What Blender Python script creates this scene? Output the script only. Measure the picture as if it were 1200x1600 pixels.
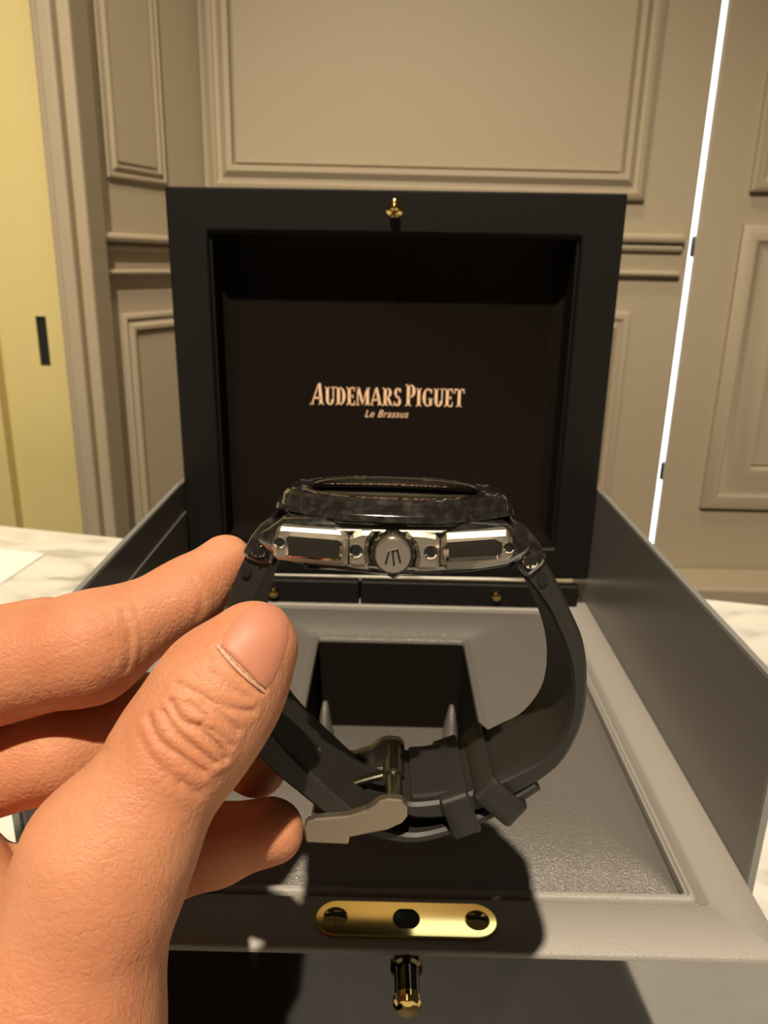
import bpy, bmesh, math, random
import numpy as np
from mathutils import Vector, Matrix
random.seed(3); np.random.seed(3)
for o in list(bpy.data.objects): bpy.data.objects.remove(o)
scene = bpy.context.scene
COL = scene.collection

# ------------------------------------------------------------------ camera
F = 1212.3                                    # focal length in pixels of a 1200x1600 frame
RC = np.array([[0.99972, 0.02361, 0.00025],   # world = RC @ (right, down, forward)
               [0.00701, -0.30694, 0.9517],
               [0.02255, -0.95143, -0.30702]])
ZF = -0.1784                                  # box rim below the camera
TABLE_Z = 0.75
BASE_H = 0.085
CAM = np.array([0.0, 0.0, TABLE_Z + BASE_H - ZF])
cam = bpy.data.cameras.new('camera')
cam.sensor_fit = 'HORIZONTAL'; cam.sensor_width = 36.0
cam.lens = 36.0 * F / 1200.0
cam.clip_start = 0.005; cam.clip_end = 50
cam.dof.use_dof = True; cam.dof.focus_distance = 0.135
cam.dof.aperture_fstop = cam.lens / 0.65      # a phone's tiny lens: 0.65 mm opening
camo = bpy.data.objects.new('camera', cam); COL.objects.link(camo)
x, y, z = RC[:, 0], -RC[:, 1], -RC[:, 2]
camo.matrix_world = Matrix(((x[0], y[0], z[0], CAM[0]), (x[1], y[1], z[1], CAM[1]), (x[2], y[2], z[2], CAM[2]), (0, 0, 0, 1)))
scene.camera = camo

# ------------------------------------------------------------------ light
w = bpy.data.worlds.new('room_glow'); scene.world = w; w.use_nodes = True
w.node_tree.nodes['Background'].inputs[0].default_value = (1.0, 0.80, 0.55, 1)
w.node_tree.nodes['Background'].inputs[1].default_value = 0.03
def light(name, kind, loc, target, energy, color, **k):
    l = bpy.data.lights.new(name, kind); l.energy = energy; l.color = color
    for a, b in k.items(): setattr(l, a, b)
    o = bpy.data.objects.new(name, l); COL.objects.link(o); o.location = loc
    o.rotation_euler = (Vector(target) - Vector(loc)).to_track_quat('-Z', 'Y').to_euler()
    return o
light('ceiling_downlight', 'SPOT', (-0.13, -0.61, 2.60), (0.0, 0.22, 0.85), 175, (1.0, 0.86, 0.66),
      spot_size=math.radians(75), spot_blend=0.6, shadow_soft_size=0.022)
light('ceiling_wall_washer', 'SPOT', (0.05, 0.72, 2.62), (0.05, 1.30, 1.25), 34, (1.0, 0.82, 0.55), spot_size=math.radians(66), spot_blend=0.5, shadow_soft_size=0.10)
scene.view_settings.view_transform = 'Standard'
scene.view_settings.look = 'None'
scene.view_settings.exposure = 0.6
scene.view_settings.gamma = 1.0
scene.view_settings.use_curve_mapping = False

# ------------------------------------------------------------------ helpers
def ray(px, py): return RC @ np.array([(px - 600) / F, (py - 800) / F, 1.0])
def onY(px, py, Y): r = ray(px, py); return CAM + r * (Y / r[1])
def onZ(px, py, Z): r = ray(px, py); return CAM + r * ((Z - CAM[2]) / r[2])
def onP(px, py, p, n): r = ray(px, py); return CAM + r * (np.dot(np.array(p) - CAM, n) / np.dot(r, n))
def camw(c): return CAM + RC @ np.array(c)

def mat(name, base=(.5, .5, .5), rough=.5, metal=0., bump=None, noise=None, coat=0., spec=.5, sss=None, emit=None, ior=1.5):
    m = bpy.data.materials.new(name); m.use_nodes = True
    nt = m.node_tree; p = nt.nodes['Principled BSDF']
    p.inputs['Base Color'].default_value = (*base, 1); p.inputs['Roughness'].default_value = rough
    p.inputs['Metallic'].default_value = metal; p.inputs['Coat Weight'].default_value = coat
    p.inputs['Coat Roughness'].default_value = .08
    p.inputs['Specular IOR Level'].default_value = spec; p.inputs['IOR'].default_value = ior
    tc = nt.nodes.new('ShaderNodeTexCoord')
    def tex(scale, detail=4., vec=None):
        t = nt.nodes.new('ShaderNodeTexNoise'); t.inputs['Scale'].default_value = scale; t.inputs['Detail'].default_value = detail
        nt.links.new(tc.outputs['Object'], t.inputs['Vector']); return t
    if noise:      # (scale, colour2, low, high)
        t = tex(noise[0]); r = nt.nodes.new('ShaderNodeValToRGB')
        r.color_ramp.elements[0].position = noise[2]; r.color_ramp.elements[1].position = noise[3]
        r.color_ramp.elements[0].color = (*base, 1); r.color_ramp.elements[1].color = (*noise[1], 1)
        nt.links.new(t.outputs['Fac'], r.inputs['Fac']); nt.links.new(r.outputs['Color'], p.inputs['Base Color'])
    if bump:       # (scale, strength, distance)
        t = tex(bump[0], 6.); b = nt.nodes.new('ShaderNodeBump')
        b.inputs['Strength'].default_value = bump[1]; b.inputs['Distance'].default_value = bump[2]
        nt.links.new(t.outputs['Fac'], b.inputs['Height']); nt.links.new(b.outputs['Normal'], p.inputs['Normal'])
    if sss:
        p.inputs['Subsurface Weight'].default_value = sss[0]; p.inputs['Subsurface Radius'].default_value = sss[1]
        p.inputs['Subsurface Scale'].default_value = sss[2]
    if emit:
        p.inputs['Emission Color'].default_value = (*emit[0], 1); p.inputs['Emission Strength'].default_value = emit[1]
    return m

def link(name, me, m, parent=None, smooth=None, bevel=None):
    o = bpy.data.objects.new(name, me); COL.objects.link(o)
    if m: me.materials.append(m)
    if parent is not None: o.parent = parent
    if smooth is not None:
        for pl in me.polygons: pl.use_smooth = True
        if smooth < 180: me.set_sharp_from_angle(angle=math.radians(smooth))
    if bevel:
        b = o.modifiers.new('bevel', 'BEVEL'); b.width = bevel[0]; b.segments = bevel[1]; b.limit_method = 'ANGLE'; b.angle_limit = math.radians(35)
    return o
def wloc(o):
    v = Vector((0, 0, 0))
    while o is not None: v += o.location; o = o.parent
    return v
def mesh(name, verts, faces, off=None):
    me = bpy.data.meshes.new(name)
    if off is not None: verts = [(v[0] - off[0], v[1] - off[1], v[2] - off[2]) for v in verts]
    me.from_pydata([tuple(map(float, v)) for v in verts], [], faces)
    bm = bmesh.new(); bm.from_mesh(me); bmesh.ops.remove_doubles(bm, verts=bm.verts, dist=1e-7)
    bmesh.ops.recalc_face_normals(bm, faces=bm.faces); bm.to_mesh(me); bm.free()
    return me
def boxvf(x0, x1, y0, y1, z0, z1):
    v = [(x, y, z) for x in (x0, x1) for y in (y0, y1) for z in (z0, z1)]
    return v, [(0, 1, 3, 2), (4, 6, 7, 5), (0, 4, 5, 1), (2, 3, 7, 6), (0, 2, 6, 4), (1, 5, 7, 3)]
def join(*parts):
    V, Fc = [], []
    for v, f in parts:
        n = len(V); V += list(v); Fc += [tuple(i + n for i in q) for q in f]
    return V, Fc
def loft(loops, close=True, caps=(True, True)):
    V = [p for l in loops for p in l]; n = len(loops[0]); Fc = []
    for i in range(len(loops) - 1):
        for j in range(n if close else n - 1):
            k = (j + 1) % n
            Fc.append((i * n + j, i * n + k, (i + 1) * n + k, (i + 1) * n + j))
    if caps[0]: Fc.append(tuple(range(n)))
    if caps[1]: Fc.append(tuple((len(loops) - 1) * n + j for j in range(n)))
    return V, Fc
def prism(poly, y0, y1):         # poly in (x,z)
    return loft([[(x, y0, z) for x, z in poly], [(x, y1, z) for x, z in poly]])
def rrect(cx, cy, hx, hy, r, z, n=6):
    pts = []
    for sx, sy, a0 in ((1, 1, 0), (-1, 1, 90), (-1, -1, 180), (1, -1, 270)):
        for i in range(n + 1):
            a = math.radians(a0 + 90 * i / n)
            pts.append((cx + sx * (hx - r) + r * math.cos(a), cy + sy * (hy - r) + r * math.sin(a), z))
    return pts
def lathe(prof, axis='z', n=48, c=(0, 0, 0), caps=(True, True)):
    loops = []
    for r, h in prof:
        l = []
        for i in range(n):
            a = 2 * math.pi * i / n; u, v = r * math.cos(a), r * math.sin(a)
            p = (u, v, h) if axis == 'z' else ((u, h, v) if axis == 'y' else (h, u, v))
            l.append((p[0] + c[0], p[1] + c[1], p[2] + c[2]))
        loops.append(l)
    return loft(loops, True, caps)
def empty(name, loc):
    o = bpy.data.objects.new(name, None); COL.objects.link(o); o.location = loc; o.empty_display_size = .02; return o
def tag(o, label=None, cat=None, group=None, kind=None):
    for k, v in (('label', label), ('category', cat), ('group', group), ('kind', kind)):
        if v: o[k] = v
    return o
def cr(pts, n):                  # Catmull-Rom resample of a list of tuples
    P = np.array(pts, float); P = np.vstack([2 * P[0] - P[1], P, 2 * P[-1] - P[-2]])
    out = []; m = len(pts) - 1
    for i in range(n):
        t = i / (n - 1) * m; k = min(int(t), m - 1); u = t - k
        a, b, c, d = P[k:k + 4]
        out.append(.5 * (2 * b + (c - a) * u + (2 * a - 5 * b + 4 * c - d) * u * u + (3 * b - a - 3 * c + d) * u ** 3))
    return np.array(out)

# ------------------------------------------------------------------ materials
M_taupe = mat('taupe_paint', (.38, .315, .225), .5, bump=(90, .05, .002))
M_yellow = mat('yellow_paint', (.60, .50, .22), .45, bump=(60, .04, .002))
M_black_slot = mat('black_slot', (.004, .004, .003), .5)
M_floor = mat('floor_wood', (.12, .08, .05), .5, noise=(8, (.16, .11, .07), .4, .6))
M_plaster = mat('plaster', (.05, .042, .034), .8, bump=(40, .05, .002))
M_day = mat('daylight_pane', (.8, .9, 1), .3, emit=((.80, .93, 1.0), 2.2))
M_steel_dark = mat('hinge_metal', (.25, .22, .18), .35, 1.0)
M_paper = mat('white_paper', (.86, .84, .80), .7)

def marble():
    m = bpy.data.materials.new('marble'); m.use_nodes = True; nt = m.node_tree; p = nt.nodes['Principled BSDF']
    tc = nt.nodes.new('ShaderNodeTexCoord'); mp = nt.nodes.new('ShaderNodeMapping'); mp.inputs['Rotation'].default_value = (0, 0, .6)
    mp.inputs['Scale'].default_value = (1.0, 2.2, 1)
    n1 = nt.nodes.new('ShaderNodeTexNoise'); n1.inputs['Scale'].default_value = 9; n1.inputs['Detail'].default_value = 9; n1.inputs['Distortion'].default_value = 1.6
    r = nt.nodes.new('ShaderNodeValToRGB'); e = r.color_ramp.elements
    e[0].position = .33; e[0].color = (.42, .40, .36, 1); e[1].position = .60; e[1].color = (.80, .77, .70, 1)
    x = e.new(.45); x.color = (.70, .67, .61, 1)
    nt.links.new(tc.outputs['Object'], mp.inputs['Vector']); nt.links.new(mp.outputs['Vector'], n1.inputs['Vector'])
    nt.links.new(n1.outputs['Fac'], r.inputs['Fac']); nt.links.new(r.outputs['Color'], p.inputs['Base Color'])
    p.inputs['Roughness'].default_value = .28
    return m
M_marble = marble()

# ------------------------------------------------------------------ room
YB = 1.30
fl = tag(link('floor', mesh('floor', *boxvf(-2.2, 2.2, -1.6, 1.75, -.05, 0)), M_floor), kind='structure')
bw = onY(1040, 0, YB)
tag(link('wall_back', mesh('wall_back', *boxvf(-2.2, 2.2, 1.62, 1.72, 0, 2.7)), M_plaster), 'plaster wall behind the shutters', kind='structure')
# daylit window behind the shutters
win = tag(link('window_1', mesh('window_1', *boxvf(.1, 1.2, 1.56, 1.58, .25, 2.3)), M_day), 'bright daylit window pane behind the shutters', kind='structure')

def board(name, origin, d, u0, u1, z0, z1, th, m, parent=None, off=(0, 0, 0), bevel=.003):
    """vertical slab: front face through origin along d, thickness away from camera"""
    d = np.array([d[0], d[1], 0.]); d /= np.linalg.norm(d); nrm = np.array([-d[1], d[0], 0.])
    V = []
    for u in (u0, u1):
        for t in (0, th):
            for z in (z0, z1):
                p = np.array([origin[0], origin[1], 0]) + d * u + nrm * t; V.append((p[0], p[1], z))
    return link(name, mesh(name, V, boxvf(0, 1, 0, 1, 0, 1)[1], off), m, parent, bevel=(bevel, 2))
def frame_mould(name, origin, d, u0, u1, z0, z1, wd, dep, m, parent, off, prof=None):
    """picture-frame moulding swept round a rectangle on the face"""
    d = np.array([d[0], d[1], 0.]); d /= np.linalg.norm(d); nrm = np.array([-d[1], d[0], 0.]); o = np.array([origin[0], origin[1], 0])
    prof = prof or [(0, 0), (0, .55), (.12, .8), (.3, .8), (.36, .55), (.5, .5), (.75, 1.0), (.95, .95), (1, .3), (1, 0)]
    loops = []
    for s, h in prof:
        k = s * wd; l = []
        for u, z in ((u0 + k, z0 + k), (u1 - k, z0 + k), (u1 - k, z1 - k), (u0 + k, z1 - k)):
            p = o + d * u - nrm * (h * dep); l.append((p[0], p[1], z))
        loops.append(l)
    V, Fc = loft(loops, True, (False, False))
    return link(name, mesh(name, V, Fc, off), m, parent, smooth=40)
def uz(px, py, origin, d):
    d = np.array([d[0], d[1], 0.]); d /= np.linalg.norm(d); nrm = np.array([-d[1], d[0], 0.])
    p = onP(px, py, (origin[0], origin[1], 0), nrm); return float(np.dot(p[:2] - np.array(origin[:2]), d[:2])), float(p[2])

# central shutter leaf (frontal)
def shutter(name, label, origin, d, u0, u1, mid, panels, th=.012):
    root = empty(name, (origin[0], origin[1], .02)); off = tuple(root.location)
    tag(root, label, 'shutter', 'panelled shutters along the back of the room')
    board('leaf', origin, d, u0, u1, .02, 1.985, th, M_taupe, root, off)
    za, zb = mid                                   # moulded mid rail
    h = za - zb
    dd = np.array(d, float); dd /= np.linalg.norm(dd); nn = np.array([-dd[1], dd[0]])
    for z0, z1, dep in ((za - h * .22, za, .016), (za - h * .42, za - h * .25, .009), (zb, zb + h * .14, .012)):
        o2 = np.array(origin[:2]) - nn * dep
        board('rail_bead', o2, d, u0 + .012, u1 - .012, z0, z1, dep + .001, M_taupe, root, off, bevel=.005)
    for (pu0, pu1, pz0, pz1, wd) in panels:
        frame_mould('panel_moulding', origin, d, pu0, pu1, pz0, pz1, wd, min(.016, wd * .38), M_taupe, root, off)
        i = wd + .002
        board('panel', np.array(origin[:2]) - nn * .004, d, pu0 + i, pu1 - i, pz0 + i, pz1 - i, .005, M_taupe, root, off, bevel=.002)
    return root
OC = (0.0, YB); DC = (1, 0)
uL = uz(318, 300, OC, DC)[0]
gapx = uz(1094, 296, OC, DC)[0]                    # the bright crack runs through here
ra, rb = uz(1020, 365, OC, DC)[1], uz(1012, 432, OC, DC)[1]
pL, pzb = uz(330, 298, OC, DC); pR = uz(1006, 298, OC, DC)[0]
lt = uz(985, 487, OC, DC); lR = uz(984, 487, OC, DC)[0]
shutter('shutter_leaf', 'wide taupe panelled shutter leaf directly behind the black box lid', OC, DC, uL, gapx - .0035, (ra, rb),
        [(pL, pR, pzb, 1.87, .038), (pL, lR, 0.25, lt[1], .038)])
# right-hand leaf, beyond the bright crack
r0 = gapx + .0042
p1, p1z = uz(1168, 300, OC, DC); p2, p2zt = uz(1158, 352, OC, DC); _, p2zb = uz(1086, 790, OC, DC)
OR = (0.0, YB - .004)
sr = shutter('shutter_leaf', 'taupe panelled shutter leaf right of the bright vertical crack', OR, DC, r0, r0 + .62, (ra, ra - .004),
        [(p1, p1 + .40, p1z, 1.87, .05), (p2, p2 + .42, p2zb, p2zt, .075)])
for c in list(sr.children):
    if c.name.startswith('rail'): bpy.data.objects.remove(c)
# hinges bridging the crack
for py in (385, 735):
    z0 = onY(1075 if py < 500 else 1026, py, YB)[2]
    hv = lathe([(.0024, z0 - .016), (.0033, z0 - .013), (.0033, z0 + .013), (.0024, z0 + .016)], 'z', 16, (gapx, YB - .001, 0))
    link('hinge', mesh('hinge', *hv, off=tuple(sr.location)), M_steel_dark, sr, smooth=40)
# left leaf, folded forward at an angle
A = onY(104, 300, 1.02); Bp = np.array([uL + .004, YB - .003])
DL = (Bp[0] - A[0], Bp[1] - A[1]); LL = math.hypot(*DL); OLf = (A[0], A[1])
q = lambda px, py: uz(px, py, OLf, DL)
la, lb = q(165, 363)[1], q(165, 430)[1]
shutter('shutter_leaf', 'narrow taupe shutter leaf folded forward beside the yellow door', OLf, DL, 0, LL, (la, lb),
        [(q(166, 280)[0], q(258, 280)[0], q(200, 282)[1], 1.87, .018), (q(186, 490)[0], q(262, 490)[0] + .08, .2, q(190, 490)[1], .024)])
# edge strips (jamb) beside the yellow door
jr = empty('trim_1', (A[0], A[1], .02)); tag(jr, 'taupe moulded jamb strip beside the yellow door', kind='structure')
for i, (px, w_, dp) in enumerate(((84, .016, .02), (98, .014, .032), (110, .018, .012))):
    a = onY(px, 300, 1.0)
    V, Fc = boxvf(a[0], a[0] + w_ + .004, a[1] - dp, a[1] + .05, .02, 2.66)
    link('jamb_strip', mesh('jamb_strip', V, Fc, tuple(jr.location)), M_taupe, jr, bevel=(.004, 2))
# yellow door
YD = .985
dr = empty('door_1', (-.6, YD, .0)); tag(dr, 'pale yellow door with a black slot pull', kind='structure')
e = onY(100, 150, YD)[0]; e2 = onY(18, 600, YD)[0]
s0 = onY(56, 494, YD); s1 = onY(77, 572, YD)
sx0, sx1, sz0, sz1 = s0[0] - .001, s0[0] + .012, s1[2], s0[2]
off = tuple(dr.location)
parts = join(boxvf(e2, sx0, YD, YD + .04, .01, 2.4), boxvf(sx1, e, YD, YD + .04, .01, 2.4), boxvf(sx0, sx1, YD, YD + .04, .01, sz0), boxvf(sx0, sx1, YD, YD + .04, sz1, 2.4))
link('door_leaf', mesh('door_leaf', *parts, off=off), M_yellow, dr)
link('handle_slot', mesh('handle_slot', *join(boxvf(sx0, sx1, YD + .003, YD + .038, sz0, sz1)), off=off), M_black_slot, dr)
link('door_side_panel', mesh('door_side_panel', *boxvf(e2 - .75, e2 - .012, YD - .012, YD + .03, .01, 2.4), off=off), M_yellow, dr, bevel=(.002, 2))
link('door_bead', mesh('door_bead', *boxvf(e2 - .013, e2 + .002, YD + .008, YD + .03, .01, 2.4), off=off), M_yellow, dr, bevel=(.003, 2))
# sill below the shutters on the right
s = onY(1150, 913, 1.22)
tag(link('trim_2', mesh('trim_2', *boxvf(-.2, 1.3, 1.20, YB - .006, s[2] - .05, s[2])), M_taupe, bevel=(.006, 3)), 'taupe sill ledge under the right shutter', kind='structure')

# ------------------------------------------------------------------ marble table and paper
tL = onZ(0, 820, TABLE_Z); tR = onZ(1200, 945, TABLE_Z)
td = (tR - tL)[:2] / np.linalg.norm((tR - tL)[:2]); tn = np.array([td[1], -td[0]])   # towards the viewer
def tp(u, v, z): p = tL[:2] + td * u + tn * v; return (p[0], p[1], z)
TW = np.linalg.norm((tR - tL)[:2])
troot = empty('marble_table', (.03, .25, 0)); off = tuple(troot.location)
tag(troot, 'pale veined marble table carrying the black box', 'table')
V = [tp(u, v, z) for u in (-.5, TW + .45) for v in (0, 1.15) for z in (TABLE_Z - .03, TABLE_Z)]
link('tabletop', mesh('tabletop', V, boxvf(0, 1, 0, 1, 0, 1)[1], off), M_marble, troot, bevel=(.003, 3))
for u in (-.42, TW + .37):
    for v in (.08, 1.07):
        c = tp(u, v, 0)
        loops = [[(c[0] + r * sx, c[1] + r * sy, z) for sx, sy in ((-1, -1), (1, -1), (1, 1), (-1, 1))] for r, z in ((.02, 0), (.03, TABLE_Z - .03))]
        link('leg', mesh('leg', *loft(loops), off=off), M_floor, troot, bevel=(.003, 2))
pp = [onZ(*p, TABLE_Z) for p in ((-120, 845), (71, 867), (-60, 955), (-330, 925))]
loops = [[(p[0], p[1], TABLE_Z + .0004 + h + .0006 * (i == 1)) for i, p in enumerate(pp)] for h in (0, .0004)]
tag(link('paper_sheet', mesh('paper_sheet', *loft(loops)), M_paper), 'white paper sheet lying on the marble table at far left', 'paper')

# ------------------------------------------------------------------ presentation box
def leather(name, base, rough, scale, strength, spec=.5):
    m = bpy.data.materials.new(name); m.use_nodes = True; nt = m.node_tree; p = nt.nodes['Principled BSDF']
    p.inputs['Base Color'].default_value = (*base, 1); p.inputs['Roughness'].default_value = rough; p.inputs['Specular IOR Level'].default_value = spec
    tc = nt.nodes.new('ShaderNodeTexCoord')
    v = nt.nodes.new('ShaderNodeTexVoronoi'); v.inputs['Scale'].default_value = scale
    n = nt.nodes.new('ShaderNodeTexNoise'); n.inputs['Scale'].default_value = scale * .6; n.inputs['Detail'].default_value = 6
    ad = nt.nodes.new('ShaderNodeMath'); ad.operation = 'ADD'
    b = nt.nodes.new('ShaderNodeBump'); b.inputs['Strength'].default_value = strength; b.inputs['Distance'].default_value = .0004
    nt.links.new(tc.outputs['Object'], v.inputs['Vector']); nt.links.new(tc.outputs['Object'], n.inputs['Vector'])
    nt.links.new(v.outputs['Distance'], ad.inputs[0]); nt.links.new(n.outputs['Fac'], ad.inputs[1])
    nt.links.new(ad.outputs[0], b.inputs['Height']); nt.links.new(b.outputs['Normal'], p.inputs['Normal'])
    return m
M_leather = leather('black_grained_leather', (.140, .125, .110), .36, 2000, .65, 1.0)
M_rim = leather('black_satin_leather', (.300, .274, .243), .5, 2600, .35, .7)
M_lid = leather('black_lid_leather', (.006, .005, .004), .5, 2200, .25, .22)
M_pad = leather('added_pad_leather', (.035, .031, .026), .5, 900, .4, .4)
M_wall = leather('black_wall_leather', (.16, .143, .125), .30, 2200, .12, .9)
M_velvet = mat('black_velvet', (.0065, .0038, .0022), .9, bump=(900, .3, .0003), spec=.12)
M_lacquer = mat('black_lacquer', (.014, .012, .010), .08, coat=1.0, spec=.5, ior=2.8)
M_gold = mat('polished_gold', (.58, .42, .15), .045, 1.0)
M_shaft = mat('dark_polished_shaft', (.10, .08, .05), .08, 1.0)
M_goldtext = mat('gold_foil', (1.0, .66, .42), .5, .1, bump=(900, .2, .0002))
M_edge = mat('grey_cut_edge', (.20, .20, .185), .5)

XL, XR, YF_, YL = -.1064, .1137, .1647, .3973
XC = (XL + XR) / 2; ZR = TABLE_Z + BASE_H
root = empty('presentation_box', (XC, (YF_ + YL) / 2, TABLE_Z)); off = tuple(root.location)
tag(root, 'black leather and lacquer watch presentation box standing open on the marble table', 'box')
def bp(name, vf, m, parent=None, **k):
    o_ = parent or root
    return link(name, mesh(name, *vf, off=tuple(wloc(o_))), m, o_, **k)
YB1 = YL + .034                                   # back of the box
# lower body: hollow tray of lacquered walls
t = .006
base = bp('base', join(boxvf(XL, XR, YF_, YF_ + t, TABLE_Z, ZR - .002), boxvf(XL, XR, YB1 - t, YB1, TABLE_Z, ZR - .002),
     boxvf(XL, XL + t, YF_ + t, YB1 - t, TABLE_Z, ZR - .002), boxvf(XR - t, XR, YF_ + t, YB1 - t, TABLE_Z, ZR - .002),
     boxvf(XL + t, XR - t, YF_ + t, YB1 - t, TABLE_Z, TABLE_Z + .006)), M_lacquer)
# leather-covered rim frame with a moulded step round the opening
hx, hy = (XR - XL) / 2, (YL - .0 - YF_) / 2; cy = (YL + YF_) / 2
ix = .0939 - XC; iy0, iy1 = .1885, .3885
icy, ihy = (iy0 + iy1) / 2, (iy1 - iy0) / 2
loops = [rrect(XC, cy, hx - .001, hy - .001, .0012, ZR - .0019), rrect(XC, cy, hx + .0002, hy + .0002, .0012, ZR - .0018), rrect(XC, cy, hx + .0002, hy + .0002, .0012, ZR - .0006), rrect(XC, cy, hx - .0004, hy - .0004, .001, ZR),
         rrect(XC, icy, ix + .0060, ihy + .0060, .0025, ZR), rrect(XC, icy, ix + .0052, ihy + .0052, .0022, ZR - .0006), rrect(XC, icy, ix + .0034, ihy + .0034, .002, ZR - .0042),
         rrect(XC, icy, ix + .0030, ihy + .0030, .002, ZR - .0042), rrect(XC, icy, ix + .0028, ihy + .0028, .002, ZR - .0016), rrect(XC, icy, ix + .0022, ihy + .0022, .0018, ZR - .0010), rrect(XC, icy, ix + .0013, ihy + .0013, .0018, ZR - .0010),
         rrect(XC, icy, ix + .0010, ihy + .0010, .0018, ZR - .0018), rrect(XC, icy, ix + .0006, ihy + .0006, .0018, ZR - .0012), rrect(XC, icy, ix, ihy, .0015, ZR - .0016), rrect(XC, icy, ix - .0002, ihy - .0002, .0015, ZR - .012)]
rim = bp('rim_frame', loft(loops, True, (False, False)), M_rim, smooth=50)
# padded leather cushion panel with the watch well
wx0, wx1, wy0, wy1 = -.0311, .0413, .257, .350
wcx, wcy, whx, why = (wx0 + wx1) / 2, (wy0 + wy1) / 2, (wx1 - wx0) / 2, (wy1 - wy0) / 2
PX, PY, qx, qy = XC, icy, ix - .0006, ihy - .0006
def mix(f, z, r):
    return rrect(PX + (wcx - PX) * f, PY + (wcy - PY) * f, qx + (whx - qx) * f, qy + (why - qy) * f, r, z)
pl = [rrect(PX, PY, qx, qy, .0015, ZR - .012), rrect(PX, PY, qx, qy, .0015, ZR - .0042), rrect(PX, PY, qx - .0012, qy - .0012, .002, ZR - .0036)]
for f, dz in ((.06, -.0022), (.14, -.0008), (.24, .0002), (.38, .0009), (.55, .0010), (.70, .0004), (.82, -.0010), (.91, -.0022)):
    pl.append(mix(f, ZR + dz, .004))
pl += [rrect(wcx, wcy, whx + .0022, why + .0022, .0035, ZR - .0024), rrect(wcx, wcy, whx + .0014, why + .0014, .003, ZR - .0012), rrect(wcx, wcy, whx + .0006, why + .0006, .0025, ZR - .0012),
       rrect(wcx, wcy, whx, why, .002, ZR - .0020), rrect(wcx, wcy, whx, why, .002, ZR - .0036)]
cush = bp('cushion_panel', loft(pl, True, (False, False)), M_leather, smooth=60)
# well lining, floor pad and posts
zb = onY(600, 1138, wy1)[2]
bp('well_lining', loft([rrect(wcx, wcy, whx + .0002, why + .0002, .002, ZR - .0030), rrect(wcx, wcy, whx - .0006, why - .0006, .002, zb - .001)], True, (False, True)), M_velvet, cush, smooth=40)
bp('well_floor_pad', loft([rrect(wcx, wcy, whx - .004, why - .001, .003, zb - .001), rrect(wcx, wcy, whx - .004, why - .001, .003, zb + .0015), rrect(wcx, wcy, whx - .006, why - .003, .003, zb + .003)]), M_leather, cush, smooth=50)
for px, py in ((508, 1096), (706, 1102)):
    a = onY(px, py, .335); w_ = .0028
    ls = []
    for z_, k in ((zb, 1.5), (zb + .01, 1.3), (a[2] - .006, .8), (a[2] - .001, .45), (a[2], .1)):
        ls.append([(a[0] + w_ * k * math.cos(q_), .335 + .006 * k * math.sin(q_), z_) for q_ in np.linspace(0, 2 * math.pi, 14, endpoint=False)])
    bp('well_post', loft(ls), M_leather, cush, smooth=60)
# side walls
ZW = CAM[2] - .1135
for sx, x0 in ((1, XR + .0002), (-1, XL - .0002)):
    wl = bp('side_wall', boxvf(min(x0, x0 + sx * .0026), max(x0, x0 + sx * .0026), .1925, YB1, TABLE_Z + .002, ZW), M_wall, bevel=(.0006, 2))
    xe0, xe1 = x0, x0 + sx * .0026
    bp('wall_edge', join(boxvf(min(xe0, xe1) + .0002, max(xe0, xe1) - .0002, .1925, YL - .006, ZW - .0003, ZW + .0004),
                         boxvf(min(xe0, xe1) + .0002, max(xe0, xe1) - .0002, .1921, .1927, TABLE_Z + .003, ZW)), M_edge, wl)
    if sx < 0:
        a = .0006
        bp('wall_lining', boxvf(x0 - .0001, x0 + .0008, .1935, YL - .002, ZR - .004, ZW - .016), M_wall, wl, bevel=(.0003, 1))
# hinge rail at the back with gilt studs
zr0, zr1 = ZR - .002, CAM[2] - .1663
rail = bp('hinge_rail', join(boxvf(XL + .006, -.0125, YL - .0065, YL - .0003, zr0, zr1), boxvf(-.0118, XR - .006, YL - .0065, YL - .0003, zr0, zr1)), M_lid, bevel=(.0012, 3))
for px, py in ((428, 924), (775, 930)):
    a = onY(px, py, YL - .0065)
    bp('gilt_stud', lathe([(.0016, -.0002), (.0028, -.0010), (.0029, -.0022), (.0022, -.0034), (.0008, -.0040)], 'y', 20, (a[0], YL - .0063, a[2])), M_gold, rail, smooth=60)
# lock plate with screws and key hole
pa, pb = onZ(492, 1438, ZR), onZ(777, 1442, ZR); pcx, pcy = (pa[0] + pb[0]) / 2, (pa[1] + pb[1]) / 2
ph = (pb[0] - pa[0]) / 2; pr = .0062
def stad(hw, r, z, n=14, cx=pcx, cy_=pcy):
    p = []
    for s_, a0 in ((1, -90), (-1, 90)):
        for i in range(n + 1):
            a = math.radians(a0 + 180 * i / n); p.append((cx + s_ * (hw - r) + r * math.cos(a), cy_ + r * math.sin(a), z))
    return p
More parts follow.
